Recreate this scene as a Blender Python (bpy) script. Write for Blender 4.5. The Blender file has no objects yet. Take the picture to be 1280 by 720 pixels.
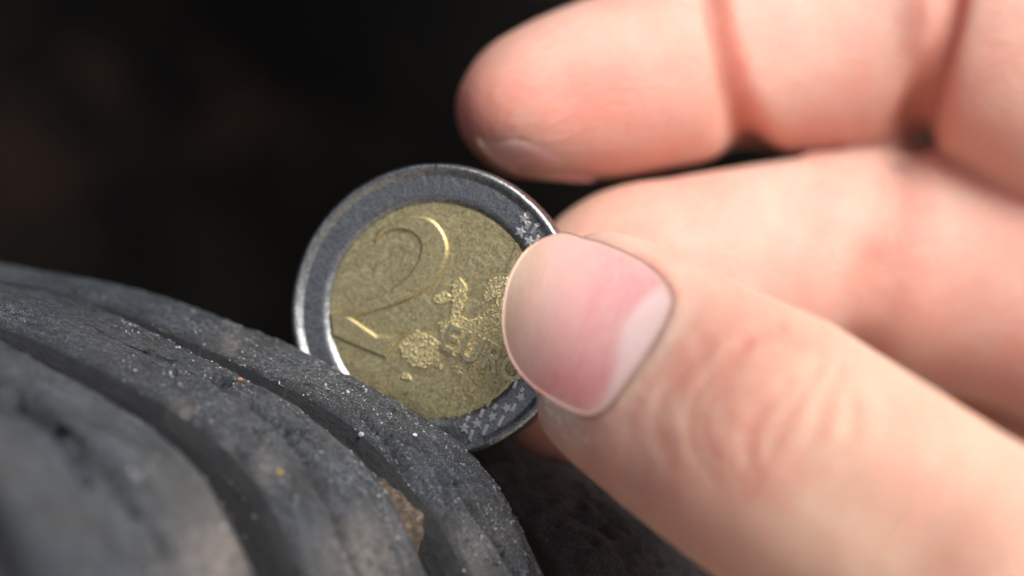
import bpy, bmesh, math, random
import numpy as np
from mathutils import Vector, Matrix
from mathutils.bvhtree import BVHTree
random.seed(7); rng = np.random.default_rng(7)
sc = bpy.context.scene
COL = sc.collection
R = math.radians
S = 0.001                                    # everything below is designed in millimetres
K, D, CX, CZ = 14.33, 260.0, 6.63, 2.02      # px per mm at the coin, camera distance, optical axis
PITCH = 24.0
M = Matrix.Rotation(R(-PITCH), 4, 'X')       # the camera looks down on the tyre by PITCH degrees

# ------------------------------------------------------------------ camera, sky, sun, exposure
cam = bpy.data.cameras.new('camera'); co = bpy.data.objects.new('camera', cam); COL.objects.link(co)
cam.sensor_width = 36.0; cam.lens = 36.0 * D / (1280 / K)
cam.clip_start = 0.01; cam.clip_end = 50
co.matrix_world = M @ Matrix.Translation(Vector((CX, -D, CZ)) * S) @ Matrix.Rotation(R(90), 4, 'X')
cam.dof.use_dof = True; cam.dof.focus_distance = (D - 5.5) * S
cam.dof.aperture_fstop = cam.lens / 12.5
sc.camera = co
LDIR = (M.to_3x3() @ Vector((0.47, -0.60, 0.66))).normalized()
w = bpy.data.worlds.new('World'); sc.world = w; w.use_nodes = True
nt = w.node_tree; bg = nt.nodes['Background']
sky = nt.nodes.new('ShaderNodeTexSky'); sky.sky_type = 'NISHITA'; sky.sun_disc = False
sky.sun_elevation = math.asin(LDIR.z); sky.sun_rotation = math.atan2(LDIR.x, LDIR.y)
sky.air_density = 0.6; sky.dust_density = 8.0; sky.ozone_density = 0.3
hs = nt.nodes.new('ShaderNodeHueSaturation'); hs.inputs['Saturation'].default_value = 0.6      # thin overcast: a paler sky
nt.links.new(sky.outputs[0], hs.inputs['Color']); nt.links.new(hs.outputs[0], bg.inputs[0]); bg.inputs[1].default_value = 0.05
sun = bpy.data.lights.new('sun', 'SUN'); sun.energy = 1.5; sun.angle = R(38); sun.color = (1, 0.98, 0.95)
so = bpy.data.objects.new('sun', sun); COL.objects.link(so)
so.rotation_euler = LDIR.to_track_quat('Z', 'Y').to_euler()
sc.view_settings.view_transform = 'Standard'; sc.view_settings.look = 'None'
sc.view_settings.exposure = 1.20; sc.view_settings.gamma = 1.0

# ------------------------------------------------------------------ helpers
def at(px, py, Y=0.0):
    k = (D + Y) / D / K
    return np.array([CX + (px - 640) * k, Y, CZ - (py - 360) * k])
def topx(P):
    P = np.asarray(P); k = D / (D + P[:, 1]) * K
    return np.stack([640 + (P[:, 0] - CX) * k, 360 - (P[:, 2] - CZ) * k], 1)
def _hash(i, j, k, seed):
    n = (i * 73856093) ^ (j * 19349663) ^ (k * 83492791) ^ (seed * 2654435761)
    n = n & 0x7fffffff
    n = (n ^ (n >> 13)) * 1274126177 & 0x7fffffff
    n = n ^ (n >> 16)
    return (n & 0xffff) / 65535.0
def noise(P, scale, seed=0):
    Q = np.asarray(P, float) * scale; I = np.floor(Q).astype(np.int64); F = Q - I; F = F * F * (3 - 2 * F)
    r = 0
    for a in (0, 1):
        for b in (0, 1):
            for c in (0, 1):
                wt = (F[:, 0] if a else 1 - F[:, 0]) * (F[:, 1] if b else 1 - F[:, 1]) * (F[:, 2] if c else 1 - F[:, 2])
                r = r + wt * _hash(I[:, 0] + a, I[:, 1] + b, I[:, 2] + c, seed)
    return r * 2 - 1
def seg_dist(P, poly, closed=False):
    poly = [np.array(p, float) for p in poly]; best = np.full(len(P), 1e9)
    n = len(poly)
    for i in range(n if closed else n - 1):
        a, b = poly[i], poly[(i + 1) % n]; ab = b - a
        t = np.clip(((P - a) @ ab) / (ab @ ab + 1e-9), 0, 1)
        best = np.minimum(best, np.linalg.norm(P - a - t[:, None] * ab, axis=1))
    return best
def inside(P, poly):
    r = np.zeros(len(P), bool); n = len(poly)
    for i in range(n):
        (x1, y1), (x2, y2) = poly[i], poly[(i + 1) % n]
        c = ((y1 > P[:, 1]) != (y2 > P[:, 1])) & (P[:, 0] < (x2 - x1) * (P[:, 1] - y1) / (y2 - y1 + 1e-12) + x1)
        r ^= c
    return r
def smooth_poly(pts, n=6, closed=True):
    pts = [np.array(p, float) for p in pts]; N = len(pts); out = []
    for i in range(N if closed else N - 1):
        g = lambda k: pts[k % N] if closed else pts[max(0, min(N - 1, k))]
        p0, p1, p2, p3 = g(i - 1), g(i), g(i + 1), g(i + 2)
        for q in range(n):
            t = q / n
            out.append(0.5 * (2 * p1 + (p2 - p0) * t + (2 * p0 - 5 * p1 + 4 * p2 - p3) * t * t + (3 * p1 - p0 - 3 * p2 + p3) * t ** 3))
    if not closed: out.append(pts[-1])
    return out
def mesh_from(name, V, F, mat, parent=None, base=(0, 0, 0), smooth=True, attrs=None):
    V = (np.asarray(V, float) - np.asarray(base, float)) * S
    me = bpy.data.meshes.new(name); me.from_pydata(V.tolist(), [], F if isinstance(F, list) else F.tolist()); me.update()
    if smooth: me.polygons.foreach_set('use_smooth', [True] * len(me.polygons))
    for k, v in (attrs or {}).items():
        a = me.attributes.new(k, 'FLOAT', 'POINT'); a.data.foreach_set('value', np.asarray(v, np.float32))
    if mat: me.materials.append(mat)
    o = bpy.data.objects.new(name, me); COL.objects.link(o)
    if parent is not None: o.parent = parent
    return o
def tag(o, label=None, cat=None, group=None, kind=None):
    if label: o['label'] = label
    if cat: o['category'] = cat
    if group: o['group'] = group
    if kind: o['kind'] = kind
    return o
def thing(name, label, cat, base):
    e = bpy.data.objects.new(name, None); COL.objects.link(e); e.empty_display_size = 0.005
    e.matrix_world = M @ Matrix.Translation(Vector(base) * S)
    return tag(e, label, cat)
def grid_faces(n, m, wrap=False):
    i = np.arange(n - 1)[:, None]; j = np.arange(m if wrap else m - 1)[None, :]; j2 = (j + 1) % m
    return np.stack([i * m + j, i * m + j2, (i + 1) * m + j2, (i + 1) * m + j], -1).reshape(-1, 4)

# ---- node helper
class NT:
    def __init__(s, name):
        s.m = bpy.data.materials.new(name); s.m.use_nodes = True; s.t = s.m.node_tree
        s.b = s.t.nodes['Principled BSDF']; s.tc = s.n('ShaderNodeTexCoord')
        mp = s.n('ShaderNodeMapping'); mp.inputs['Scale'].default_value = (1000,) * 3
        s.l(s.tc.outputs['Object'], mp.inputs[0]); s.mm = mp.outputs[0]
    def n(s, ty, **kw):
        x = s.t.nodes.new(ty)
        for k, v in kw.items(): setattr(x, k, v)
        return x
    def l(s, a, b): s.t.links.new(a, b)
    def put(s, sock, v):
        if hasattr(v, 'is_output'): s.l(v, sock)
        else: sock.default_value = v
    def noise(s, scale, detail=4, rough=0.55, vec=None, dist=0):
        x = s.n('ShaderNodeTexNoise'); x.inputs['Scale'].default_value = scale; x.inputs['Detail'].default_value = detail
        x.inputs['Roughness'].default_value = rough; x.inputs['Distortion'].default_value = dist
        s.l(vec or s.mm, x.inputs['Vector']); return x.outputs['Fac']
    def voro(s, scale, vec=None, feat='F1', out='Distance'):
        x = s.n('ShaderNodeTexVoronoi', feature=feat); x.inputs['Scale'].default_value = scale
        s.l(vec or s.mm, x.inputs['Vector']); return x.outputs[out]
    def map(s, scale=(1, 1, 1), rot=(0, 0, 0), vec=None):
        y = s.n('ShaderNodeMapping'); y.inputs['Rotation'].default_value = rot; s.l(vec or s.mm, y.inputs[0])
        x = s.n('ShaderNodeMapping'); x.inputs['Scale'].default_value = scale; s.l(y.outputs[0], x.inputs[0]); return x.outputs[0]
    def ramp(s, f, stops, mode='LINEAR'):
        x = s.n('ShaderNodeValToRGB'); e = x.color_ramp.elements; x.color_ramp.interpolation = mode
        while len(e) < len(stops): e.new(0.5)
        for q, (p, c) in zip(e, stops):
            q.position = p; q.color = (c, c, c, 1) if isinstance(c, (int, float)) else (*c, 1)
        s.l(f, x.inputs[0]); return x.outputs[0]
    def mix(s, f, a, b, mode='MIX'):
        x = s.n('ShaderNodeMix', data_type='RGBA', blend_type=mode)
        s.put(x.inputs[0], f)
        for k, v in ((6, a), (7, b)):
            s.put(x.inputs[k], (*v, 1) if isinstance(v, tuple) else v)
        return x.outputs[2]
    def math(s, op, a, b=0.0, clamp=False):
        x = s.n('ShaderNodeMath', operation=op, use_clamp=clamp); s.put(x.inputs[0], a); s.put(x.inputs[1], b); return x.outputs[0]
    def attr(s, name):
        x = s.n('ShaderNodeAttribute', attribute_name=name); return x.outputs['Fac']
    def bump(s, h, strength, dist, prev=None):
        x = s.n('ShaderNodeBump'); x.inputs['Strength'].default_value = strength; x.inputs['Distance'].default_value = dist * S
        s.l(h, x.inputs['Height'])
        if prev: s.l(prev, x.inputs['Normal'])
        return x.outputs[0]
    def set(s, **kw):
        for k, v in kw.items():
            s.put(s.b.inputs[k.replace('_', ' ')], (*v, 1) if isinstance(v, tuple) and len(v) == 3 and 'Radius' not in k else v)
        return s.m

# ------------------------------------------------------------------ materials
def mat_rubber(name, dusty=0.8, base=(0.010, 0.013, 0.018)):
    t = NT(name)
    cb = t.n('ShaderNodeCombineXYZ'); t.l(t.attr('run'), cb.inputs[0]); t.l(t.attr('side'), cb.inputs[1]); st = t.map((0.22, 1.3, 1.0), (0, 0, 0), cb.outputs[0])
    big = t.ramp(t.noise(0.10, 3), [(0.42, 0.0), (0.72, 1.0)])
    streak = t.ramp(t.noise(1.1, 6, 0.7, st), [(0.45, 0.0), (0.75, 1.0)])
    fine = t.ramp(t.noise(5.0, 5, 0.7), [(0.5, 0.0), (0.66, 1.0)])
    speck = t.ramp(t.noise(9.0, 2, 0.5), [(0.62, 0.0), (0.68, 1.0)])
    pit = t.ramp(t.noise(2.6, 5, 0.75), [(0.38, 1.0), (0.48, 0.0)])
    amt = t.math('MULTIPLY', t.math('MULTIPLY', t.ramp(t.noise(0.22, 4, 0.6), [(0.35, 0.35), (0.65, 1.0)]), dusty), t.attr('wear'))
    c = t.mix(t.math('MULTIPLY', streak, amt), base, (0.092, 0.134, 0.192))  # bluish sky light on the tread painted into the scuff colours
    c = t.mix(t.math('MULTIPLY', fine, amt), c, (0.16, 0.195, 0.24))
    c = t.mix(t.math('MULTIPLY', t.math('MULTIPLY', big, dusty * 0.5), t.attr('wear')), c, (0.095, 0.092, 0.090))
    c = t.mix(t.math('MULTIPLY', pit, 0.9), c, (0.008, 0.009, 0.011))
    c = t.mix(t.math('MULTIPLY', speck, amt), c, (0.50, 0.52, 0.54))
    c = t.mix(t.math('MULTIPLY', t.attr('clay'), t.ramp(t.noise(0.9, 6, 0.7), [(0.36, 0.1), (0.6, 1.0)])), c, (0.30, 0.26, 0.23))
    rg = t.ramp(t.noise(3.0, 5, 0.7), [(0.3, 0.42), (0.7, 0.68)])
    n1 = t.bump(t.noise(1.2, 6, 0.75, st), 0.8, 0.55)
    n2 = t.bump(t.noise(4.0, 5, 0.75), 1.0, 0.22, n1)
    return t.set(Base_Color=c, Roughness=rg, Normal=n2, Specular_IOR_Level=0.55)
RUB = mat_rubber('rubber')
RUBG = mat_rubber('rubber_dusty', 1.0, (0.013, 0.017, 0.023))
def mat_dirt():
    t = NT('groove_dirt')
    c = t.ramp(t.noise(2.2, 6, 0.7), [(0.3, (0.016, 0.014, 0.013)), (0.55, (0.04, 0.032, 0.026)), (0.75, (0.14, 0.105, 0.075))])
    big = t.ramp(t.noise(0.12, 2), [(0.4, 0.15), (0.6, 1.0)])
    c = t.mix(big, (0.012, 0.012, 0.013), c)
    c = t.mix(t.attr('mud'), c, t.ramp(t.noise(1.6, 6, 0.7), [(0.3, (0.03, 0.022, 0.016)), (0.5, (0.10, 0.075, 0.055)), (0.7, (0.26, 0.20, 0.15))]))
    return t.set(Base_Color=c, Roughness=0.9, Normal=t.bump(t.noise(4, 6, 0.75), 1.0, 0.3))
DIRT = mat_dirt()
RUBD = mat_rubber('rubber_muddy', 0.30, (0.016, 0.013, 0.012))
def mat_metal(name, col, dark, rough):
    t = NT(name)
    h = None
    sc_ = []
    for i, a in enumerate((20, 75, 130, 165)):
        v = t.map((0.35, 0.35, 4.5), (0, R(a), 0))
        sc_.append(t.ramp(t.noise(0.9, 3, 0.6, v), [(0.60, 0.0), (0.70, 1.0)]))
    s2 = t.math('MAXIMUM', t.math('MAXIMUM', sc_[0], sc_[1]), t.math('MAXIMUM', sc_[2], sc_[3]))
    gr = t.noise(6.0, 5, 0.75)
    c = t.mix(t.ramp(gr, [(0.38, 1.0), (0.58, 0.0)]), col, dark)
    c = t.mix(t.math('MULTIPLY', s2, 0.35), c, tuple(min(1, x * 1.5) for x in col))
    rg = t.ramp(t.noise(2.0, 5, 0.7), [(0.3, rough - 0.1), (0.7, rough + 0.12)])
    n = t.bump(gr, 0.6, 0.04); n = t.bump(s2, 0.25, 0.02, n)
    return t.set(Base_Color=c, Metallic=1.0, Roughness=rg, Normal=n)
NICKEL = mat_metal('worn_nickel', (0.40, 0.42, 0.43), (0.085, 0.092, 0.098), 0.34)
BRASS = mat_metal('worn_brass', (0.80, 0.69, 0.39), (0.36, 0.29, 0.14), 0.40)
BRASSR = mat_metal('worn_brass_relief', (0.82, 0.73, 0.45), (0.42, 0.35, 0.18), 0.34)
STARM = mat_metal('worn_nickel_relief', (0.80, 0.79, 0.78), (0.6, 0.6, 0.6), 0.36)
def mat_skin():
    t = NT('skin')
    fl, cr, pale = t.attr('flush'), t.attr('crease'), t.attr('pale')
    mott = t.ramp(t.noise(0.16, 4, 0.6), [(0.35, 0.0), (0.7, 1.0)])
    c = t.mix(t.math('MULTIPLY', mott, 0.8), (0.70, 0.44, 0.36), (0.69, 0.33, 0.265))
    c = t.mix(pale, c, (0.70, 0.475, 0.355))
    c = t.mix(fl, c, (0.66, 0.25, 0.20))
    c = t.mix(t.math('MULTIPLY', cr, 0.6), c, (0.55, 0.11, 0.06))  # red scattered light and shade of the creases painted into the skin colour
    dry = t.ramp(t.noise(2.0, 5, 0.75), [(0.46, 0.0), (0.60, 1.0)])
    c = t.mix(t.math('MULTIPLY', dry, t.attr('dry')), c, (0.85, 0.78, 0.72))
    v = t.map((0.5, 1.6, 1.6), (0, R(30), 0)); n = t.bump(t.voro(1.4, v), 0.5, 0.22); n = t.bump(t.noise(3.0, 6, 0.7), 0.6, 0.2, n)
    return t.set(Base_Color=c, Roughness=0.46, Normal=n, Subsurface_Weight=1.0, Subsurface_Radius=(1.0, 0.20, 0.10),
                 Subsurface_Scale=0.0062, Specular_IOR_Level=0.4)
SKIN = mat_skin()
def mat_nail():
    t = NT('nail_plate'); L, A = t.attr('along'), t.attr('across')
    wob = t.math('MULTIPLY', t.math('SUBTRACT', t.noise(0.25, 3), 0.5), 0.16)
    l2 = t.math('ADD', L, wob)
    c = t.ramp(l2, [(0.0, (0.80, 0.57, 0.43)), (0.08, (0.74, 0.49, 0.37)), (0.13, (0.78, 0.48, 0.38)), (0.20, (0.80, 0.49, 0.42)), (0.27, (0.76, 0.46, 0.41)), (0.55, (0.76, 0.36, 0.355)), (0.9, (0.75, 0.35, 0.36))])
    red = t.math('MULTIPLY', t.ramp(A, [(0.5, 0.0), (0.95, 1.0)]), t.ramp(L, [(0.25, 0.0), (0.5, 1.0)]))
    c = t.mix(t.math("MULTIPLY", red, 0.8), c, (0.70, 0.18, 0.19))
    c = t.mix(t.math('MULTIPLY', t.attr('lunula'), 0.75), c, (0.88, 0.70, 0.69))
    c = t.mix(t.attr('rim'), c, (0.71, 0.44, 0.36))
    v = t.map((0.25, 4, 0.8), (0, R(-24), 0)); ridges = t.noise(1.4, 3, 0.6, v)
    v2 = t.map((6.0, 1, 0.25), (0, R(-12), 0)); scr = t.ramp(t.noise(0.9, 4, 0.75, v2), [(0.57, 0.0), (0.68, 1.0)])
    c = t.mix(t.math('MULTIPLY', t.ramp(t.noise(0.5, 5, 0.7), [(0.4, 0.0), (0.65, 1.0)]), 0.35), c, (0.80, 0.52, 0.47)); c = t.mix(t.math('MULTIPLY', t.ramp(ridges, [(0.45, 0.0), (0.65, 1.0)]), 0.16), c, (0.60, 0.30, 0.29))
    c = t.mix(t.math('MULTIPLY', scr, 0.28), c, (0.88, 0.74, 0.68))
    n = t.bump(ridges, 0.30, 0.12); n = t.bump(scr, 0.35, 0.05, n); n = t.bump(t.noise(4, 5, 0.7), 0.3, 0.05, n)
    return t.set(Base_Color=c, Roughness=0.42, Normal=n, Subsurface_Weight=0.15, Subsurface_Radius=(1.0, 0.4, 0.3),
                 Subsurface_Scale=0.0003, Specular_IOR_Level=0.25)
NAIL = mat_nail()
def mat_simple(name, col, rough=0.8, var=0.3, sc_=0.5, spec=0.3):
    t = NT(name); c = t.mix(t.ramp(t.noise(sc_, 4, 0.6), [(0.35, 0.0), (0.7, 1.0)]), col, tuple(x * (1 - var) for x in col))
    return t.set(Base_Color=c, Roughness=rough, Specular_IOR_Level=spec, Normal=t.bump(t.noise(4, 4), 0.4, 0.1))
def mat_liner():
    t = NT('wheel_arch_plastic')
    a = t.ramp(t.noise(0.035, 4, 0.6), [(0.45, 0.0), (0.75, 1.0)]); b = t.ramp(t.noise(0.06, 4, 0.6), [(0.55, 0.0), (0.72, 1.0)])
    c = t.mix(a, (0.0018, 0.0018, 0.0019), (0.0065, 0.006, 0.005)); c = t.mix(t.math('MULTIPLY', b, 0.8), c, (0.019, 0.011, 0.0085))
    return t.set(Base_Color=c, Roughness=0.9, Specular_IOR_Level=0.05, Normal=t.bump(t.noise(0.3, 4), 0.5, 1.0))
LINER = mat_liner()

# ------------------------------------------------------------------ ground sheet, out of view, added to bounce warm light up at the hand
t_ = NT('gravelly_ground'); GR = t_.set(Base_Color=t_.ramp(t_.noise(0.02, 6, 0.7), [(0.3, (0.38, 0.31, 0.26)), (0.7, (0.50, 0.42, 0.35))]), Roughness=0.95)
gz = -170.0; g = np.array([(x, y, gz) for x in (-4000, -1300, 1300, 4000) for y in (-4000, -1300, 1300, 4000)], float)
go = mesh_from('ground', g, grid_faces(4, 4)[:, ::-1], GR); go['kind'] = 'structure'

# ------------------------------------------------------------------ wheel arch behind
arch = thing('wheel_arch', 'black plastic wheel arch liner, dark and out of focus behind the coin and tyre', 'wheel arch', (-40, 150, -140))
def shell():
    n, m = 60, 40; V = []
    for i in range(n):
        u = i / (n - 1) * 2 - 1
        for j in range(m):
            v = j / (m - 1)
            if v < 0.6: y, z = 120 + 20 * u * u, -170 + v / 0.6 * 300
            else:
                q = (v - 0.6) / 0.4 * R(75); y = 120 + 20 * u * u - 150 * (1 - math.cos(q)); z = 130 + 150 * math.sin(q)
            # pressed diagonal swages
            d = (u * 320 + 60) * 0.87 + z * 0.5
            y += 6 * math.tanh(2.5 * math.sin(d / 26.0)); q2 = max(0.0, -u - 0.45) / 0.55; y -= 330 * q2 * q2 * (1 if v < 0.6 else 1.0)
            V.append((u * 320 - 40, y, z))
    F = grid_faces(n, m).tolist(); N = len(V)
    V2 = V + [(x, y + 3, z + 1) for x, y, z in V]
    F += [[a + N for a in reversed(f)] for f in F]
    return V2, F
Vs, Fs = shell(); mesh_from('liner', Vs, Fs, LINER, arch, (-40, 150, -140))

lip = []; nl = 40
for i in range(nl):
    u = i / (nl - 1); a_ = at(430 + 420 * u, -75 + 95 * u ** 1.6, 70)
    for j in range(12): lip.append(a_ + np.array([0, 5 * math.cos(j * math.pi / 6), 3.2 * math.sin(j * math.pi / 6)]))
t_ = NT('grey_bodywork'); mesh_from('arch_lip', lip, grid_faces(nl, 12, True), t_.set(Base_Color=t_.ramp(t_.noise(0.2), [(0.3, 0.018), (0.7, 0.035)]), Roughness=0.6), arch, (-40, 150, -140))

# ------------------------------------------------------------------ tyre
TH = R(26); TC = 4.7                              # wheel plane turned from the picture plane; rib edge stands in front of the coin
edge_px = [(-60, 318), (0, 325), (80, 339), (150, 354), (250, 379), (365, 425), (430, 455), (500, 491), (560, 528), (605, 572), (655, 640), (690, 705), (715, 770)]
E = []
for px, py in edge_px:
    k = 1 / K; t_ = math.tan(TH); a = (px - 640) * k      # X = CX + a (D+Y)/D, Y = -X t - TC
    X = (CX + a * (1 - TC / D)) / (1 + a * t_ / D); Y = -X * t_ - TC
    P = at(px, py, Y); E.append((X / math.cos(TH), P[2]))
E = np.array(E)
cf = np.polyfit(E[:, 0], E[:, 1], 6); cfd = np.polyder(cf)
pp = np.linspace(E[0, 0], E[-1, 0], 600); zz = np.polyval(cf, pp)
def extend(p, z, ang, kappa, L, n, sgn):
    out = []; h = L / n
    for i in range(n):
        ang += sgn * -kappa * h; p += sgn * math.cos(ang) * h; z += sgn * math.sin(ang) * h; out.append((p, z))
    return out
aL = math.atan(np.polyval(cfd, pp[0])); aR = math.atan(np.polyval(cfd, pp[-1]))
left = extend(pp[0], zz[0], aL, 0.011, 90, 120, -1)[::-1]; right = extend(pp[-1], zz[-1], aR, 0.011, 70, 100, 1)
CP = np.array(left + list(zip(pp, zz)) + right)
ds = np.r_[0, np.cumsum(np.linalg.norm(np.diff(CP, axis=0), axis=1))]
s0 = ds[120]; s1 = ds[120 + 599]
def curve(s):
    p = np.interp(s, ds, CP[:, 0]); z = np.interp(s, ds, CP[:, 1])
    e = 1.2; tx = np.interp(s + e, ds, CP[:, 0]) - np.interp(s - e, ds, CP[:, 0]); tz = np.interp(s + e, ds, CP[:, 1]) - np.interp(s - e, ds, CP[:, 1])
    l = np.hypot(tx, tz); return p, z, -tz / l, tx / l
BV = np.array([-0.88, -0.24, 0.02])
def tsurf(s, wv, h):
    p, z, nx, nz = curve(s); p = p + nx * h; z = z + nz * h
    return np.stack([p * math.cos(TH), -p * math.sin(TH) - TC, z], -1) + wv[..., None] * BV - np.maximum(wv, 0)[..., None] ** 2 * np.array([0, 0.013, 0])
def crown(wv): return -np.maximum(0, wv - 52) ** 2 * 0.03 - np.maximum(0, -wv - 8) ** 2 * 0.012 - 6.6 * (wv < -4)
TB = (-60, 0, -140)
tyre = thing('tyre', 'worn dusty black rubber tyre with curved ribs and grooves, coin standing in one groove', 'tyre', TB)
sipesA = [[(455, 520), (490, 556), (512, 590)], [(572, 606), (592, 637), (618, 676), (650, 725)], [(515, 618), (535, 650), (545, 668)], [(470, 575), (485, 600)]]
sipesB = [[(300, 560), (330, 600), (352, 650), (368, 715)], [(215, 505), (262, 552), (280, 580)], [(318, 508), (346, 527)], [(362, 545), (384, 572), (402, 606), (425, 655), (452, 722)], [(270, 470), (285, 478)]]
sipesC = [[(0, 500), (60, 525), (120, 575), (170, 640)], [(120, 560), (170, 610), (215, 690)], [(20, 470), (70, 530), (110, 600)]]
def rib(w0, w1, ds_, dw, sipes, mat, depth=9.5, rad=1.1, wob=0.25, seed=1, chips=0.35, gl=(0, 0)):
    sv = np.concatenate([np.arange(ds[0] + 2, s0, 1.6), np.arange(s0, s1 + 4, ds_), np.arange(s1 + 4, ds[-1] - 2, 1.6)])
    prof = []                                        # (w, h): wall, rounded shoulder, top, rounded shoulder, wall
    for q in np.linspace(-depth, -rad, 6): prof.append((w0, q))
    for a in np.linspace(0, 90, 7)[1:]: prof.append((w0 + rad * (1 - math.cos(R(a))), -rad + rad * math.sin(R(a))))
    for q in np.linspace(w0 + rad, w1 - rad, max(3, int((w1 - w0 - 2 * rad) / dw)))[1:-1]: prof.append((q, 0.0))
    for a in np.linspace(90, 0, 7)[:-1]: prof.append((w1 - rad * (1 - math.cos(R(a))), -rad + rad * math.sin(R(a))))
    for q in np.linspace(-rad, -depth, 6): prof.append((w1, q))
    prof = np.array(prof); n, m = len(sv), len(prof)
    SS = np.repeat(sv, m); WW = np.tile(prof[:, 0], n); HH = np.tile(prof[:, 1], n)
    Q = np.stack([SS, WW, HH * 0 + seed * 9.1], 1)
    WW = WW + wob * noise(np.stack([SS, np.where(WW > (w0 + w1) / 2, 50.0, 0.0) + 0 * SS, SS * 0 + seed], 1), 0.12, seed)
    q_ = np.clip((SS - s0) / (s1 - s0), 0, 1); WW = WW + np.where(WW < (w0 + w1) / 2, gl[0] * (1 - q_) ** 1.5, gl[1] * (1 - q_) ** 1.5)
    HH = HH + crown(WW)
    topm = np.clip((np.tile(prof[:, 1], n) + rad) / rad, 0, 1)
    HH = HH + topm * (0.30 * noise(Q, 0.10, seed) + 0.10 * noise(Q * (0.35, 1.5, 1), 0.6, seed + 3) + 0.10 * noise(Q * (0.10, 1.0, 1), 2.0, seed + 15) + 0.10 * noise(Q * (0.6, 1.2, 1), 1.5, seed + 5) + 0.11 * noise(Q * (0.7, 1.2, 1), 2.6, seed + 6))
    if seed == 11: HH = HH + topm * (0.9 * noise(Q * (0.5, 1.2, 1), 0.35, 90) + 0.5 * noise(Q, 0.8, 91))
    HH = HH - chips * topm * np.maximum(0, noise(Q * (0.4, 1.6, 1), 0.9, seed + 8) - 0.40) * 2
    HH = HH - 0.9 * topm * np.abs((np.tile(prof[:, 0], n) - (w0 + w1) / 2) / ((w1 - w0) / 2)) ** 3.0      # each rib is worn convex
    ck = np.clip(1 - np.abs(noise(Q * (0.22, 1.0, 1), 0.55, seed + 12)) / 0.06, 0, 1) * (noise(Q, 0.16, seed + 13) > -0.05)
    HH = HH - 0.7 * topm * ck
    P = tsurf(SS, WW, HH); px = topx(P); cut = np.zeros(len(P))
    for sp in sipes:
        d = seg_dist(px + 2.5 * np.stack([noise(Q, 0.5, 3), noise(Q, 0.5, 4)], 1), smooth_poly(sp, 5, False)); cut = np.maximum(cut, np.exp(-(d / {2: 3.6, 3: 5.5, 4: 7.0}.get(seed, 4.0)) ** 4))
    P = tsurf(SS, WW, HH - cut * topm * 3.0)
    global RUN, SIDE
    RUN, SIDE = SS, WW - HH + seed * 40
    return P, grid_faces(n, m), np.clip(topm ** 2 * (1 - cut) * (1 - 0.8 * ck), 0, 1), m  # scuffed tops stay pale; walls, sipes and cracks painted darker as groove shade
RIBS = {}
for key, args in dict(
    far=(-33, -9.0, 0.4, 0.4, [], RUBD, 9.5, 1.4, 0.4, 11), coin=(0, 7.9, 0.11, 0.11, sipesA, RUB, 9.5, 0.9, 0.35, 2),
    mid=(10.9, 21.6, 0.14, 0.15, sipesB, RUB, 9.5, 1.0, 0.7, 3), near=(24.7, 41.6, 0.26, 0.26, sipesC, RUBG, 9.5, 1.8, 0.9, 4),
    shoulder=(43.9, 68, 0.6, 0.6, [], RUBG, 9.5, 1.2, 0.4, 5)).items():
    P, F, wear, m = rib(args[0], args[1], args[2], args[3], args[4], args[5], args[6], args[7], args[8], args[9], gl=dict(coin=(0, 0.5), mid=(-2.2, 1.0), near=(-1.6, 0)).get(key, (0, 0)))
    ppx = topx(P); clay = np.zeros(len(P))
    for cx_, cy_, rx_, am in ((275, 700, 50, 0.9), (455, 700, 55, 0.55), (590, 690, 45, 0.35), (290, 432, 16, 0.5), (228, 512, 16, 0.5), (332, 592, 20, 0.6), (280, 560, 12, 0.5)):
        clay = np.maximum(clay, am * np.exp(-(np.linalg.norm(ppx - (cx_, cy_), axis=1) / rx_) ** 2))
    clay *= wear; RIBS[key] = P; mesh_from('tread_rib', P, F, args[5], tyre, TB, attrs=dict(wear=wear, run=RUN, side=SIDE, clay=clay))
# carcass under the ribs: groove floors and the sidewalls
sv = np.concatenate([np.arange(ds[0] + 2, s0, 2.5), np.arange(s0, s1 + 4, 0.4), np.arange(s1 + 4, ds[-1] - 2, 2.5)])
pr = [(-38, -60), (-40, -40), (-39, -22), (-35, -12)] + [(q, -6.8) for q in np.arange(-31, 68, 0.5)] + [(70, -14), (73, -26), (74, -44), (71, -64)]
pr = np.array(pr, float); SS = np.repeat(sv, len(pr)); WW = np.tile(pr[:, 0], len(sv)); HH = np.tile(pr[:, 1], len(sv))
fl = HH > -7; Q = np.stack([SS, WW, WW * 0], 1)
HH = HH + fl * (crown(WW) + 0.5 * noise(Q, 0.35, 8) + 0.35 * noise(Q, 1.3, 9)) - fl * 2.0 * np.exp(-((WW + 4.5) / 4.0) ** 4)
gpx = topx(tsurf(SS, WW, HH + 4)); mud = np.exp(-(np.linalg.norm((gpx - (500, 640)) / (62, 80), axis=1)) ** 4) * ((WW > 6.5) & (WW < 12) & fl)
HH = HH + mud * (5.0 + 0.6 * noise(Q, 0.8, 19))
mesh_from('carcass', tsurf(SS, WW, HH), grid_faces(len(sv), len(pr)), DIRT, tyre, TB, attrs=dict(mud=mud))

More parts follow.
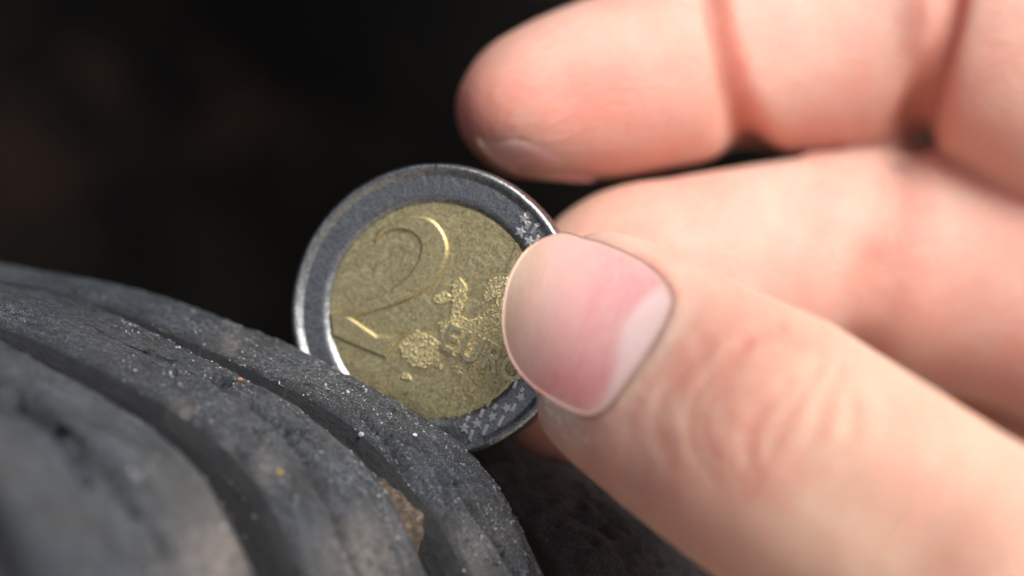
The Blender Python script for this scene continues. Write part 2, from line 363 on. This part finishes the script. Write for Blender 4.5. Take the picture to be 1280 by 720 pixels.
# loose grit and dust lying on the ribs
def crumb(c, r, seed):
    q = np.random.default_rng(seed); bm = bmesh.new(); bmesh.ops.create_icosphere(bm, subdivisions=1, radius=1)
    V = np.array([v.co[:] for v in bm.verts]) * (q.uniform(0.6, 1.2, 3)) * r; V *= q.uniform(0.6, 1.35, (len(V), 1))
    F = [[v.index for v in f.verts] for f in bm.faces]; bm.free(); return V + c, F
def top_sample(key, px, py):
    P = RIBS[key]; d = np.linalg.norm(topx(P) - np.array([px, py]), axis=1); c = np.where(d < 6)[0]
    if not len(c): return P[np.argmin(d)]
    return P[c[np.argmin(P[c, 1])]]
V, F, = [], []; k = 0
for key, cnt, rr in (('coin', 2400, 0.062), ('mid', 1500, 0.07), ('far', 160, 0.09), ('near', 60, 0.14)):
    P = RIBS[key]; px = topx(P); ok = np.where((px[:, 0] > 150) & (px[:, 0] < 720) & (px[:, 1] > 380) & (px[:, 1] < 730))[0]
    cl = noise(P[ok], 0.35, 21) + 0.25; pr_ = np.clip(cl + 0.25, 0.05, 1); idx = rng.choice(ok, cnt, p=pr_ / pr_.sum())
    for i in idx:
        r_ = rr * float(np.clip(rng.lognormal(-0.5, 0.55), 0.25, 1.9)); v, f = crumb(P[i], r_, int(i))
        V.append(v); F += [[a + k for a in q] for q in f]; k += len(v)
DUSTM = mat_simple('dust_crumbs', (0.50, 0.50, 0.51), 0.8, 0.8, 0.9)
e = mesh_from('dust', np.concatenate(V), F, DUSTM, None, TB, smooth=False); e.matrix_world = M @ Matrix.Translation(Vector(TB) * S)
tag(e, 'pale dust crumbs sprinkled over the black tyre ribs', 'dust', kind='stuff')
for key, px, py, r_, col, lab in (
    ('mid', 299, 469, 0.27, (0.45, 0.18, 0.09), 'tiny orange grain of grit on the tyre left of the coin'),
    ('mid', 354, 586, 0.30, (0.42, 0.32, 0.06), 'tiny yellow grain of grit on the rib in front of the coin'),
    ('coin', 517, 538, 0.22, (0.72, 0.72, 0.72), 'bright white crumb of grit on the rib edge just below the coin'),
    ('coin', 436, 484, 0.22, (0.62, 0.62, 0.64), 'pale grey crumb of grit on the rib below the numeral'),
    ('coin', 447, 541, 0.26, (0.50, 0.55, 0.62), 'bluish grey crumb of grit beside the narrow groove')):
    c = top_sample(key, px, py); o = thing('grit', lab, 'grit', c); v, f = crumb(c, r_, int(px)); 
    mesh_from('grain', v, f, mat_simple('grit_stone', col, 0.7, 0.3, 2), o, c, smooth=False)

# ------------------------------------------------------------------ coin
CB = np.array([0, 0, -12.9])
coin = bpy.data.objects.new('coin', None); COL.objects.link(coin)
coin.matrix_world = M @ Matrix.Rotation(R(-13), 4, 'Z') @ Matrix.Rotation(R(-3.0), 4, 'X') @ Matrix.Translation(Vector(CB) * S)
tag(coin, 'worn 2 euro coin held upright in the tyre groove, brass centre and grey ring', 'coin')
def lathe(prof, n, reed=None):
    prof = np.array(prof); a = np.linspace(0, 2 * math.pi, n, endpoint=False); V = []
    for i, (r, y) in enumerate(prof):
        rr = np.full(n, r)
        if reed and i in reed: rr = rr + 0.035 * (np.arange(n) % 4 < 2)
        V.append(np.stack([rr * np.cos(a), np.full(n, y), rr * np.sin(a)], 1))
    return np.concatenate(V), grid_faces(len(prof), n, True)
front = [(9.36, -0.60), (9.40, -0.71), (9.50, -0.78), (9.70, -0.92), (9.84, -1.0), (10.2, -1.0), (10.7, -1.0), (11.2, -1.0), (11.55, -1.0), (11.66, -1.0), (11.74, -0.99), (11.84, -1.03), (12.02, -1.16), (12.20, -1.28), (12.34, -1.34), (12.46, -1.36), (12.60, -1.345), (12.73, -1.27), (12.82, -1.14), (12.86, -0.98)]
back = [(r, -y) for r, y in reversed(front)]
prof = front + [(12.87, -0.5), (12.87, 0.0), (12.87, 0.5)] + back
V, F = lathe(prof, 960, set(range(len(front) - 1, len(front) + 4)))
rr_ = np.hypot(V[:, 0], V[:, 2]); fm = (V[:, 1] < -0.9) & (rr_ < 12.8)
V[:, 1] += fm * (0.012 * noise(V, 2.5, 1) + 0.010 * noise(V, 6.0, 2)); V[:, 1] += fm * (0.05 * (rr_ > 11.9)) * np.maximum(0, noise(V, 1.1, 5) - 0.3)
ring = mesh_from('outer_ring', V, F, NICKEL, coin, CB)
n = 260; u = np.linspace(-1, 1, n); UU, VV = np.meshgrid(u, u, indexing='ij')
X = 9.39 * UU * np.sqrt(1 - VV ** 2 / 2); Z = 9.39 * VV * np.sqrt(1 - UU ** 2 / 2)
P = np.stack([X.ravel(), np.full(n * n, -0.72), Z.ravel()], 1); r_ = np.hypot(P[:, 0], P[:, 2])
P[:, 1] += 0.004 * noise(P, 3, 31) + 0.005 * noise(P, 7, 32)
disc = mesh_from('centre_disc', P, grid_faces(n, n), BRASS, coin, CB)
Vb, Fb = lathe([(0.001, 0.8), (9.37, 0.8)], 96); mesh_from('reverse_disc', Vb, Fb, BRASS, coin, CB)
def cu(px, py): return ((px - 545) / K / math.cos(R(13)), -(py - 389) / K)
def plate(name, outline, top, bot, bev, mat, parent, res=2):
    cv = bpy.data.curves.new('c', 'CURVE'); cv.dimensions = '2D'; cv.fill_mode = 'BOTH'
    for ol in (outline if isinstance(outline[0], list) else [outline]):
        sp = cv.splines.new('POLY'); sp.points.add(len(ol) - 1); sp.use_cyclic_u = True
        for p, (x, y) in zip(sp.points, ol): p.co = (x, y, 0, 1)
    th = (top - bot) / 2; cv.extrude = max(0.001, th - bev); cv.bevel_depth = bev; cv.bevel_resolution = res; cv.offset = -bev
    return curve_mesh(name, cv, (top + bot) / 2, mat, parent)
def curve_mesh(name, cv, mid, mat, parent, xf=None):
    o = bpy.data.objects.new('c', cv); COL.objects.link(o); dg = bpy.context.evaluated_depsgraph_get(); dg.update()
    me = bpy.data.meshes.new_from_object(o.evaluated_get(dg)); bpy.data.objects.remove(o)
    V = np.array([v.co[:] for v in me.vertices]); F = [list(p.vertices) for p in me.polygons]
    if xf is not None: V[:, :2] = xf(V[:, :2])
    W = np.stack([V[:, 0], -(V[:, 2] + mid), V[:, 1]], 1)
    W[:, 1] += 0.008 * noise(W, 4, 77)
    ob = mesh_from(name, W, F, mat, parent, CB, smooth=False); return ob
two_o = smooth_poly([(468, 301), (477, 287), (496, 276), (518, 270), (537, 273), (551, 284), (560, 301), (562, 319), (557, 338), (545, 355), (526, 369), (502, 380), (470, 390), (441, 398)], 5, False)
two_i = smooth_poly([(414, 392), (441, 384), (481, 368), (509, 348), (523, 329), (528, 309), (522, 296), (510, 289), (495, 288), (481, 293), (472, 304)], 5, False)
two = [tuple(p) for p in two_o] + [(475, 421), (497, 421), (511, 414), (486, 449), (450, 435), (417, 421)] + [tuple(p) for p in two_i]
num = plate('numeral', [cu(*p) for p in two], 1.0, 0.60, 0.20, BRASS, disc, 2)
for ch, px, py in (('E', 567, 425), ('U', 593, 437), ('R', 619, 449), ('O', 645, 461)):
    cv = bpy.data.curves.new('t', 'FONT'); cv.body = ch; cv.size = 3.3; cv.align_x = 'CENTER'; cv.align_y = 'CENTER'
    cv.extrude = 0.13; cv.bevel_depth = 0.05; cv.offset = 0.05; cv.bevel_resolution = 1
    cx_, cy_ = cu(px, py); a = R(-24); Rm = np.array([[math.cos(a), -math.sin(a)], [math.sin(a), math.cos(a)]])
    curve_mesh('letter', cv, 0.96, BRASSR, disc, lambda q, c=(cx_, cy_), r=Rm: (q * (0.82, 1.0)) @ r.T + c)
# granular land relief
def in_disc(x, y, lim=9.0):
    q = min(1.0, lim / math.hypot(x, y)); return (x * q, y * q)
polys = [[(503, 432), (524, 416), (546, 424), (562, 440), (548, 456), (526, 461), (508, 449)],
         [(566, 358), (577, 349), (586, 362), (580, 384), (574, 406), (566, 400), (570, 380)],
         [(545, 374), (560, 366), (566, 374), (552, 382)], [(552, 406), (575, 398), (600, 400), (626, 378), (645, 398), (655, 440), (655, 474), (636, 482), (615, 474), (600, 460), (585, 446), (560, 442)],
         [(606, 378), (616, 352), (634, 344), (646, 380), (630, 392), (622, 372)], [(588, 448), (598, 455), (610, 480), (602, 484), (590, 466)], [(572, 462), (580, 456), (578, 470)],
         [(585, 488), (594, 484), (596, 494), (588, 496)], [(616, 478), (632, 480), (640, 492), (622, 496)], [(506, 470), (514, 468), (518, 476), (510, 476)], [(550, 458), (556, 456), (556, 462)]]
for pl in polys: plate('land', [in_disc(*cu(*p)) for p in smooth_poly(pl, 3)], 0.83, 0.60, 0.04, BRASSR, disc, 1)
V, F = [], []; k = 0
for pl in polys:
    q = np.array(pl, float); lo, hi = q.min(0), q.max(0)
    g = np.stack(np.meshgrid(np.arange(lo[0], hi[0], 3.0), np.arange(lo[1], hi[1], 2.7)), -1).reshape(-1, 2); g[:, 0] += (np.round(g[:, 1] / 2.7) % 2) * 1.5
    g = g + rng.normal(0, 0.5, g.shape); g = g[inside(g, pl) | (seg_dist(g, pl, True) < 1.5)]
    for p in g:
        x, y = in_disc(*cu(*p)); v, f = crumb(np.array([0, 0, 0.0]), rng.uniform(0.085, 0.14), int(k) + 5); v = v * (1, 0.8, 1)
        V.append(v + (x, -0.81 - rng.uniform(0.0, 0.03), y)); F += [[a + k for a in t] for t in f]; k += len(v)
lr = mesh_from('land_relief', np.concatenate(V), F, BRASSR, disc, CB); lr['kind'] = 'stuff'
def bar(name, p, q, wid, top, bot, mat, parent):
    a, b = np.array(cu(*p)), np.array(cu(*q)); d = (b - a) / np.linalg.norm(b - a); s_ = np.array([-d[1], d[0]]) * wid / 2
    plate(name, [tuple(a + s_), tuple(b + s_), tuple(b - s_), tuple(a - s_)], top, bot, 0.05, mat, parent, 1)
for p, q in (((574, 485), (562, 521)), ((585, 498), (577, 521)), ((599, 497), (590, 517)), ((648, 306), (634, 346)), ((622, 490), (613, 508)), ((655, 318), (645, 340))):
    bar('relief_line', p, q, 0.30, 0.92, 0.6, BRASSR, disc)
def star(px, py, rot):
    x, y = cu(px, py); pts = []
    for i in range(10):
        a = R(rot + i * 36); r_ = 0.56 if i % 2 == 0 else 0.25; pts.append((x + r_ * math.cos(a), y + r_ * math.sin(a)))
    plate('star', pts, 1.25, 0.85, 0.05, STARM, ring, 1)
for i, (px, py) in enumerate([(653, 291), (664, 303), (657, 275), (586, 535), (602, 529), (621, 520), (639, 509), (656, 495)]): star(px, py, 66 + 7 * i)
for (p, q) in (((664, 279), (659, 288)), ((673, 283), (666, 294)), ((676, 296), (671, 306)), ((597, 537), (592, 550)), ((615, 530), (609, 543)), ((635, 518), (628, 532)), ((610, 511), (605, 521)), ((651, 475), (647, 485)), ((660, 484), (655, 489)), ((650, 503), (645, 513)), ((592, 520), (588, 526)), ((626, 505), (622, 511))):
    bar('ring_line', p, q, 0.34, 1.23, 0.85, STARM, ring)

# ------------------------------------------------------------------ hand
def resample(st, step=0.5):
    """stations (px, py, Y, half-width px, half-depth mm) -> dense centres and radii"""
    C = np.array([at(a, b, c) for a, b, c, _, _ in st]); Wd = np.array([h * (D + c) / D / K for _, _, c, h, _ in st]); Dp = np.array([d for *_, d in st])
    A = np.concatenate([C, Wd[:, None], Dp[:, None]], 1)
    out = np.array(smooth_poly(list(A), 14, False))
    L = np.r_[0, np.cumsum(np.linalg.norm(np.diff(out[:, :3], axis=0), axis=1))]; q = np.arange(0, L[-1], step)
    return np.stack([np.interp(q, L, out[:, i]) for i in range(5)], 1), q
def tube(st, cap=7.0, capend=7.0, nseg=72, power=2.2, capn=2.2, twist=0.0, dcap=1.0):
    A, q = resample(st)
    L = q[-1]; C = A[:, :3]; T = np.gradient(C, axis=0); T /= np.linalg.norm(T, axis=1)[:, None]
    for _ in range(6): T[1:-1] = (T[:-2] + T[1:-1] + T[2:]) / 3
    side = np.cross(T, np.array([0, 1.0, 0])); side /= np.linalg.norm(side, axis=1)[:, None]; dep = np.cross(side, T)
    f = np.ones(len(q)); m = q < cap; f[m] = (1 - (1 - q[m] / cap) ** capn) ** (1 / capn)
    m = q > L - capend; f[m] = (1 - ((q[m] - L + capend) / capend) ** capn) ** (1 / capn); f = np.maximum(f, 0.02)
    a = np.linspace(0, 2 * math.pi, nseg, endpoint=False) + twist
    ca, sa = np.cos(a), np.sin(a); ca = np.sign(ca) * np.abs(ca) ** (2 / power); sa = np.sign(sa) * np.abs(sa) ** (2 / power)
    V = C[:, None] + (A[:, 3] * f)[:, None, None] * ca[None, :, None] * side[:, None] + (A[:, 4] * f ** dcap)[:, None, None] * sa[None, :, None] * dep[:, None]
    V = V.reshape(-1, 3); F = grid_faces(len(q), nseg, True).tolist()
    F.append(list(range(nseg))[::-1]); nn = (len(q) - 1) * nseg; F.append([nn + i for i in range(nseg)])
    return V, F
thumb = [(636, 392, -7.2, 80, 5.0), (672, 396, -7.7, 98, 5.4), (725, 408, -8.6, 126, 5.9), (790, 447, -10.3, 148, 7.2), (865, 499, -13.6, 158, 8.8), (950, 551, -17.8, 170, 10.0), (1040, 613, -22, 175, 10.3), (1190, 718, -27, 186, 11), (1330, 800, -30, 205, 13), (1480, 850, -22, 230, 15), (1600, 850, -8, 240, 16), (1760, 780, 10, 250, 17)]
index = [(694, 612, 9.5, 88, 5.5), (712, 535, 10.0, 116, 6.8), (746, 445, 11.0, 138, 7.4), (800, 380, 13.0, 148, 8.0), (870, 352, 15.5, 133, 8.2), (950, 336, 18.8, 130, 8.2), (1040, 326, 22.5, 133, 8.6), (1130, 328, 26, 147, 9.2), (1220, 338, 28, 158, 10), (1340, 380, 30, 155, 11), (1500, 440, 32, 165, 12), (1620, 490, 32, 180, 13)]
middle = [(573, 141, 9.5, 66, 5.4), (610, 138, 10.5, 77, 6.2), (662, 131, 12.5, 95, 7.0), (740, 114, 15.5, 112, 7.8), (830, 92, 19, 116, 8.2), (915, 72, 22, 116, 8.0), (1010, 68, 25, 122, 8.8), (1100, 60, 26, 124, 9.0), (1165, 50, 25, 116, 9.0), (1235, 62, 23, 145, 10), (1300, 90, 22, 155, 10.5), (1420, 170, 26, 165, 11), (1580, 300, 30, 180, 13)]
ring_f = [(1120, -330, 14, 95, 7.5), (1180, -250, 24, 105, 8), (1270, -170, 32, 112, 8.5), (1370, -100, 33, 125, 9.5), (1480, 20, 34, 150, 11), (1640, 180, 32, 170, 13)]
little = [(1290, -430, 16, 80, 6.5), (1340, -340, 26, 88, 7), (1430, -240, 32, 98, 7.6), (1530, -120, 34, 120, 9), (1700, 80, 32, 150, 12)]
behind = [(1030, 172, 46, 35, 5), (1150, 165, 46, 60, 7), (1300, 160, 44, 90, 9), (1500, 220, 38, 140, 11), (1640, 330, 34, 160, 12)]
web = [(1110, 500, 42, 60, 5), (1250, 540, 41, 100, 7), (1450, 600, 36, 150, 10), (1700, 660, 16, 200, 14), (1800, 680, 16, 200, 14)]
palm = [(1560, 260, 32, 240, 12), (1680, 400, 30, 400, 15), (1850, 520, 26, 430, 17), (2050, 640, 22, 380, 18), (2300, 760, 18, 320, 19), (2650, 900, 14, 330, 20)]
V, F = [], []; k = 0
THUMB_KW = dict(cap=8.5, capn=2.3, power=2.4, dcap=0.35); MID_KW = dict(cap=6.5, capn=2.2)
for st, kw in ((thumb, THUMB_KW), (index, dict(cap=8.0)), (middle, MID_KW), (ring_f, {}), (little, {}), (behind, {}), (web, {}), (palm, dict(cap=8, capend=4))):
    v, f = tube(st, **kw); V.append(v); F += [[a + k for a in q] for q in f]; k += len(v)
V = np.concatenate(V)
me = bpy.data.meshes.new('tmp'); me.from_pydata(V.tolist(), [], F); me.update(); tmp = bpy.data.objects.new('tmp', me); COL.objects.link(tmp)
md = tmp.modifiers.new('r', 'REMESH'); md.mode = 'VOXEL'; md.voxel_size = 0.42
md2 = tmp.modifiers.new('s', 'SMOOTH'); md2.factor = 0.5; md2.iterations = 10
dg = bpy.context.evaluated_depsgraph_get(); dg.update(); me2 = bpy.data.meshes.new_from_object(tmp.evaluated_get(dg)); bpy.data.objects.remove(tmp)
nv = len(me2.vertices); HV = np.empty(nv * 3); me2.vertices.foreach_get('co', HV); HV = HV.reshape(-1, 3)
HN = np.empty(nv * 3); me2.vertices.foreach_get('normal', HN); HN = HN.reshape(-1, 3)
HF = [list(p.vertices) for p in me2.polygons]
hx = topx(HV); camp = np.array([CX, -D, CZ]); vd = camp - HV; vd /= np.linalg.norm(vd, axis=1)[:, None]; facing = (HN * vd).sum(1)
seen = facing > -0.15
isth = (HV[:, 1] < hx[:, 0] * 0 + 1.0) & (hx[:, 0] < 1400) & ((hx[:, 1] - 290) > (hx[:, 0] - 700) * 0.40 - 30)
isth &= (HV[:, 1] < -0.5)
ismid = (HV[:, 1] > 0) & (hx[:, 1] < np.interp(hx[:, 0], [560, 760, 930, 1200, 1400], [230, 232, 200, 190, 260])) 
isidx = (HV[:, 1] > 0) & ~ismid
disp = np.zeros(nv); flush = np.zeros(nv); crease = np.zeros(nv); pale = np.zeros(nv); dry = np.zeros(nv)
# thumb nail outline (px): distal edge on the left, cuticle on the right
nail_out = [(702, 290), (664, 306), (640, 338), (629, 378), (629, 418), (640, 452), (662, 480), (694, 502), (722, 516), (742, 518), (763, 505), (790, 470), (820, 425), (839, 388), (841, 367), (826, 343), (798, 322), (760, 305), (728, 296)]
no = smooth_poly(nail_out, 6); ins = inside(hx, [tuple(p) for p in no]) & isth & seen; dn = seg_dist(hx, no, True)
distal = np.clip((700 - hx[:, 0] + (hx[:, 1] - 400) * 0.25) / 40, 0, 1)
fold = np.exp(-((dn - 9) / 9.0) ** 2) * (~ins) * (1 - distal)
disp += np.where(isth & seen, 0.24 * fold, 0)
dry += isth * seen * (~ins) * np.exp(-(seg_dist(hx, [(655, 485), (690, 520), (725, 545)]) / 16) ** 2) * 0.9
# knuckle wrinkles on the thumb
for pl, dpt, wd in (([(905, 440), (868, 490), (862, 545), (885, 590)], 0.30, 9), ([(930, 430), (888, 500), (893, 560), (925, 605)], 0.24, 8), ([(985, 470), (950, 520), (935, 570), (940, 605)], 0.35, 9), ([(1015, 460), (985, 520), (965, 575)], 0.30, 8),
                    ([(1040, 470), (1018, 530), (990, 600)], 0.26, 9), ([(880, 420), (840, 480), (830, 540), (845, 590)], 0.16, 9), ([(910, 610), (960, 625), (1010, 600)], 0.2, 9), ([(1070, 500), (1045, 560), (1010, 620)], 0.2, 10),
                    ([(920, 430), (970, 420), (1010, 440)], 0.16, 8)):
    d = seg_dist(hx + 16 * np.stack([noise(HV, 0.22, 61), noise(HV, 0.22, 62)], 1), smooth_poly(pl, 5, False)); g = np.exp(-(d / wd) ** 2) * isth * seen * np.clip(0.7 + 0.8 * noise(HV, 0.15, 63), 0.1, 1.4)
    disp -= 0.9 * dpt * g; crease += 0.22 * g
kn = np.exp(-(((hx[:, 0] - 945) / 95) ** 2 + ((hx[:, 1] - 525) / 95) ** 2)) * isth
disp += 0.5 * kn; flush += 0.16 * kn
# finger creases
for pl, dpt, wd, msk in (([(880, -60), (893, 0), (905, 60), (920, 130), (938, 190)], 1.5, 15, ismid), ([(1195, -40), (1185, 30), (1165, 90), (1140, 160)], 1.7, 17, ismid), ([(1128, 190), (1125, 260), (1122, 330), (1105, 400), (1085, 440)], 1.1, 15, isidx), ([(1092, 330), (1070, 390), (1060, 430)], 0.6, 13, isidx)):
    d = seg_dist(hx, smooth_poly(pl, 5, False)); wd = wd * (1 + np.clip((hx[:, 1] - 60) / 160, 0, 1.0)); g = np.exp(-(d / wd) ** 2) * msk * seen; g2 = np.exp(-(d / (wd * 3.2)) ** 2) * msk * seen
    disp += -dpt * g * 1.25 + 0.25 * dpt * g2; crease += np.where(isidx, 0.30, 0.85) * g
flush += 0.65 * np.exp(-(((hx[:, 0] - 745) / 110) ** 2 + ((hx[:, 1] - 120) / 70) ** 2)) * ismid
flush += 0.30 * np.exp(-(((hx[:, 0] - 1040) / 110) ** 2 + ((hx[:, 1] - 160) / 60) ** 2)) * ismid
flush += 0.25 * np.exp(-(((hx[:, 0] - 1230) / 100) ** 2 + ((hx[:, 1] - 430) / 90) ** 2)) * isidx
flush += 0.32 * isth * np.clip(noise(HV, 0.16, 71) + 0.1, 0, 1) + 0.25 * np.clip(noise(HV, 0.2, 72), 0, 1) * ~isth
pale += 0.8 * isth * np.clip((hx[:, 0] - 800) / 200, 0, 1)
flush += 0.45 * ismid * np.exp(-(((hx[:, 0] - 580) / 45) ** 2)); pale += 0.4 * isidx * np.exp(-(((hx[:, 0] - 720) / 60) ** 2))
disp += (0.10 * noise(HV, 0.35, 40) + 0.05 * noise(HV, 0.9, 41)) * np.where(isth, 1.0, 0.35)
HV2 = HV + HN * disp[:, None]
# keep the pads pressed flat against both coin faces
cn = np.array([-math.sin(R(13)), -math.cos(R(13)), 0.04]); cn /= np.linalg.norm(cn); dist = HV2 @ cn
rad = np.linalg.norm(HV2 - dist[:, None] * cn, axis=1); near = rad < 13.6
m1 = near & (dist < 1.33) & (HV2[:, 1] < 0) & isth; HV2[m1] += (1.33 - dist[m1])[:, None] * cn
m2 = near & (dist > -1.33) & ~isth; HV2[m2] -= (dist[m2] + 1.33)[:, None] * cn
HB = at(2000, 620, 0)
hand = thing('hand', 'bare pale hand reaching in from the right, thumb and forefinger pinching the coin', 'hand', HB)
cl = lambda a: np.clip(a, 0, 1)
def nail_mesh(bvh, outline, n, axis0, axis1, lift, lun=None, deg=3, thick=0.4):
    """a smooth plate whose surface is a polynomial fitted to the finger underneath; it overhangs past the flesh"""
    o = np.array(outline); cen = o.mean(0); sc0 = 110.0
    c0 = np.array(axis0, float); ax = np.array(axis1, float) - c0; Ln = np.linalg.norm(ax); ax /= Ln; ac = np.array([-ax[1], ax[0]])
    smp, dep = [], []
    for f in np.linspace(0, 0.9, 10):
        for q in o[::2]:
            p = cen + (q - cen) * f; P0 = at(p[0], p[1], -60); dr = P0 - camp; dr /= np.linalg.norm(dr)
            hit = bvh.ray_cast(Vector(P0), Vector(dr), 200)[0]
            if hit is not None: smp.append((p - cen) / sc0); dep.append(hit[1])
    smp = np.array(smp); basis = lambda q: np.stack([q[:, 0] ** i * q[:, 1] ** j for i in range(deg + 1) for j in range(deg + 1 - i)], 1)
    cf_ = np.linalg.lstsq(basis(smp), np.array(dep), rcond=None)[0]
    surf = lambda p: basis((np.atleast_2d(p) - cen) / sc0) @ cf_
    V, al, acr, lu, rm = [], [], [], [], []; N = len(o)
    for i in range(n + 1):
        f = i / n
        for q in o:
            p = cen + (q - cen) * f; V.append(at(p[0], p[1], float(surf(p)[0]) - lift(f, p))); r_ = p - c0
            al.append((r_ @ ax) / Ln); acr.append(0.5 + (r_ @ ac) / 220); lu.append(lun(p) if lun else 0.0); rm.append(max(0.0, (f - 0.90) / 0.10) * min(1, max(0, (p[0] - 660) / 50)))
    V = np.array(V); F = grid_faces(n + 1, N, True).tolist(); M0 = len(V)
    V2 = np.concatenate([V, V + (0, thick, 0)]); F += [[a_ + M0 for a_ in reversed(f_)] for f_ in F]
    e0 = n * N; F += [[e0 + j, e0 + j + M0, e0 + (j + 1) % N + M0, e0 + (j + 1) % N] for j in range(N)]
    return V2, F, dict(along=cl(np.array(al * 2)), across=cl(np.array(acr * 2)), lunula=cl(np.array(lu * 2)), rim=np.array(rm * 2)), surf
def lun_f(p):
    d = seg_dist(np.array([p]), smooth_poly([(745, 521), (762, 508), (790, 470), (820, 425), (843, 384)], 4, False))[0]
    wv = 10 + 34 * math.exp(-((p[1] - 400) / 60) ** 2)
    return 1 / (1 + math.exp((d - wv) / 2.6))
tV, tF = tube(thumb, **THUMB_KW); mV, mF = tube(middle, **MID_KW)
bt = BVHTree.FromPolygons([Vector(v) for v in tV], tF); bm_ = BVHTree.FromPolygons([Vector(v) for v in mV], mF)
V, F, at_, surf = nail_mesh(bt, no, 26, (630, 388), (800, 445), lambda f, p: 0.18 * (1 - f ** 3) - 0.03 * f ** 12 * min(1, max(0, (p[0] - 650) / 60)), lun=lun_f, thick=0.12)
mesh_from('nail', V, F, NAIL, hand, HB, attrs=at_)['label'] = 'short thumb nail with pale half moon'
o2 = smooth_poly([(596, 166), (640, 171), (690, 190), (748, 224), (700, 226), (645, 213), (610, 194)], 5)
V, F, at2, surf2 = nail_mesh(bm_, o2, 8, (560, 170), (900, 250), lambda f, p: 0.04, deg=2, thick=0.2)
mesh_from('nail', V, F, NAIL, hand, HB, attrs=at2)['label'] = 'edge of the middle finger nail'
# the flesh of the thumb tip stays under the nail plate
HX = topx(HV2); en = np.array(smooth_poly([np.array(p) + np.array([-14, 0]) * (p[0] < 690) for p in nail_out], 6))
msk = isth & (inside(HX, [tuple(p) for p in en]) | (ins)) & (HV2[:, 1] < 3)
ys = np.zeros(nv); ys[msk] = surf(HX[msk]); edge = np.clip(seg_dist(HX, no, True) / 10, 0, 1)
tgt = ys + 0.05 + 0.25 * edge; mv = msk & (HV2[:, 1] < tgt); HV2[mv, 1] = tgt[mv]
skin = mesh_from('skin', HV2, HF, SKIN, hand, HB, attrs=dict(flush=cl(flush), crease=cl(crease), pale=cl(pale), dry=cl(dry)))
print('HAND', nv, 'verts')
